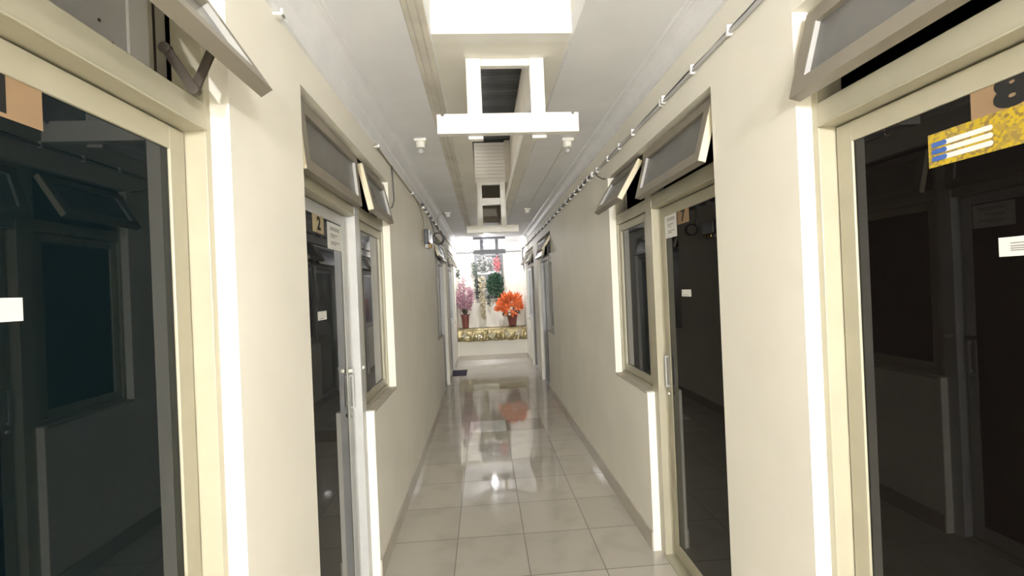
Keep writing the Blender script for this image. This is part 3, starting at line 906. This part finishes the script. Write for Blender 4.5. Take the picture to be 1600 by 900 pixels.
m = MB(); cluster(m, 90, blob(.03, 2.06, .15, .17, dy=.04), .035, .030, PALEF, r); cluster(m, 90, blob(.03, 2.06, .15, .17, dy=.04), .045, .035, GREYGREEN, r)
tag(m.obj('blossom_garland'), 'pale blossom garland across the top of the end window', 'garland')
m = MB(); cluster(m, 110, blob(.31, 2.06, .075, .16, dy=.05), .04, .034, ROSEF, r)
tag(m.obj('rose_garland'), 'rose pink garland at the top corner of the end window', 'garland')
m = MB()
def wist(r):
    t = r.random(); wd = .085 * (1 - .55 * t) ; return (-.035 + r.uniform(-wd, wd), YF - .10 - r.random() * .04, 1.78 - .82 * t + r.uniform(-.02, .02))
cluster(m, 420, wist, .036, .030, CREAMF, r)
for k in range(5): cluster(m, 14, blob(-.05 + .01 * k, .93 - .012 * k, .03, .05, y=YF - .09), .03, .024, CREAMF, r)
m.tube([(-.035, YE - .036, 1.80), (-.035, YF - .06, 1.81), (-.035, YF - .12, 1.76), (-.035, YF - .12, 1.2), (-.03, YF - .11, .92)], .003, STEM, 5)
tag(m.obj('cream_garland'), 'long cream flower garland hanging down the end wall', 'garland')
m = MB(); cluster(m, 26, blob(XL + .045, 1.86, .025, .10, y=YF, dy=.03), .05, .04, GREYGREEN, r)
tag(m.obj('ivy_sprig'), 'small ivy sprig in the wall corner above the pink blossoms', 'sprig')

def pot(cx, cy, z0, h, rt, rb, label, nm):
    e = empty(nm, (cx, cy, z0), label, 'potted flowers')
    m = MB(); m.lathe((cx, cy, z0), [(rb, 0), (rt * .97, h - .04), (rt * 1.06, h - .038), (rt * 1.06, h), (rt * .94, h), (rt * .9, h - .03)], POT, 28, cap1=False)
    m.obj('pot', e)
    m = MB(); m.lathe((cx, cy, z0), [(rt * .9, h - .035), (rt * .3, h - .022), (.002, h - .02)], SOIL, 20); m.obj('soil', e)
    return e
LEDGE = .689
# pink blossom tree
cx, cy = -.428, 9.79
e = pot(cx, cy, LEDGE, .285, .088, .066, 'reddish pot of tall pink artificial blossom', 'blossom_pot')
ms, mp, mg = MB(), MB(), MB()
r = random.Random(11)
def inb(p): return XL + .015 < p.x < .0 and 9.63 < p.y < YE - .01
for k in range(26):
    ang = r.uniform(-1, 1); tx = cx + ang * .23; ty = cy + r.uniform(-.13, .12); tz = LEDGE + .55 + r.uniform(.0, .58) * (1 - .6 * abs(ang)) + .02
    tx = max(tx, XL + .03)
    base = Vector((cx + r.uniform(-.02, .02), cy + r.uniform(-.02, .02), LEDGE + .26)); tip = Vector((tx, ty, tz))
    mid = base.lerp(tip, .5) + Vector((ang * .04, r.uniform(-.02, .02), .02))
    ms.tube([base, mid, tip], [.005, .004, .002], STEM, 5)
    for q in range(44):
        t = r.uniform(.36, 1.02)
        p = (base.lerp(mid, t * 2) if t < .5 else mid.lerp(tip, (t - .5) * 2)) + Vector((r.gauss(0, .022), r.gauss(0, .022), r.gauss(0, .022)))
        if not inb(p): continue
        mp.leaf(p, (r.uniform(-1, 1), r.uniform(-1, .5), r.uniform(-1, 1)), (r.uniform(-.5, .5), -1, r.uniform(-.5, .5)), r.uniform(.030, .050), r.uniform(.026, .040), PINK)
for k in range(60):
    p = Vector((cx + r.gauss(0, .035), cy + r.gauss(0, .03), LEDGE + .30 + r.random() * .16))
    mg.leaf(p, (r.uniform(-1, 1), r.uniform(-1, .5), r.uniform(-.5, 1)), (0, -1, .3), .05, .025, GREYGREEN)
ms.obj('twigs', e); mp.obj('blossoms', e); mg.obj('leaves', e)
# orange leaves with cream roses
cx, cy = .597, 9.79
e = pot(cx, cy, LEDGE, .235, .108, .078, 'reddish pot of big orange leaves and cream roses', 'orange_flower_pot')
mo, mg, ms = MB(), MB(), MB()
r = random.Random(23)
c0 = Vector((cx, cy - .02, LEDGE + .36))
for k in range(150):
    th = r.uniform(-.25, PI + .25); ph = r.uniform(-.9, .7)
    d = Vector((math.cos(th) * math.cos(ph) * 1.25, math.sin(ph) * .55 - .15, max(-.12, math.sin(th)) * math.cos(ph) + .05)).normalized()
    rad = r.uniform(.10, .245)
    p = c0 + Vector((d.x * rad * 1.1, d.y * rad * .7, d.z * rad * 1.15))
    dd = (d + Vector((r.uniform(-.3, .3), r.uniform(-.2, .2), r.uniform(-.1, .4)))).normalized()
    L = r.uniform(.12, .19)
    tip = p + dd * L
    if tip.x > XR - .01 or tip.x < .17 or tip.y > YE - .01: continue
    mo.leaf(p, dd, (r.uniform(-.3, .3), -1, r.uniform(-.1, .5)), L, r.uniform(.055, .08), ORANGE, .15)
    if k % 5 == 0: ms.tube([(cx + .02 * d.x, cy, LEDGE + .21), c0 + d * .04, p], .003, STEM, 5)
for k in range(90):
    a = r.uniform(0, 2 * PI); q = r.uniform(.03, .17)
    p = Vector((cx - .03 + q * math.cos(a), cy - .06 + .3 * q * math.sin(a), LEDGE + .235 + r.random() * .09))
    mg.leaf(p, (math.cos(a), -.5, r.uniform(-.35, .4)), (0, -.6, 1), .07, .045, GREEN)
for k in range(70):
    th = r.uniform(0, 2 * PI); q = r.uniform(.0, .15)
    p = Vector((cx - .01 + q * math.cos(th), cy - .10 - r.random() * .05, LEDGE + .39 + q * .85 * math.sin(th)))
    dd = Vector((math.cos(th) + r.uniform(-.3, .3), -.35, math.sin(th) * .8 + .35)).normalized()
    L = r.uniform(.10, .15)
    if (p + dd * L).x > XR - .01: continue
    mo.leaf(p, dd, (r.uniform(-.3, .3), -1, r.uniform(-.1, .5)), L, r.uniform(.055, .075), ORANGE, .15)
ms.obj('stems', e); mo.obj('orange_leaves', e); mg.obj('green_leaves', e)
for (dx, dz) in ((-.035, .39), (-.075, .33), (-.07, .26)):
    m = MB(); cc = Vector((cx + dx, cy - .235, LEDGE + dz))
    for lay, (n, L, tilt) in enumerate(((5, .020, .9), (6, .027, .45), (7, .032, .1))):
        for q in range(n):
            a = 2 * PI * q / n + lay
            m.leaf(cc, (math.cos(a), -tilt, math.sin(a)), (0, -1, 0), L, .027, WHITEF, -.3)
    m.tube([cc + Vector((0, .01, 0)), (cx + .4 * dx, cy - .05, LEDGE + .22)], .003, STEM, 5)
    m.lathe(cc, [(.002, -.015), (.014, -.006), (.016, .004), (.002, .016)], WHITEF, 10)
    m.obj('rose', e)

# door mat
m = MB()
m.box((-.64, 7.93, .0), (-.37, 8.46, .012), MATF)
tag(m.obj('door_mat', bevel=.004), 'dark navy door mat on the tiles at a far doorway', 'door mat')
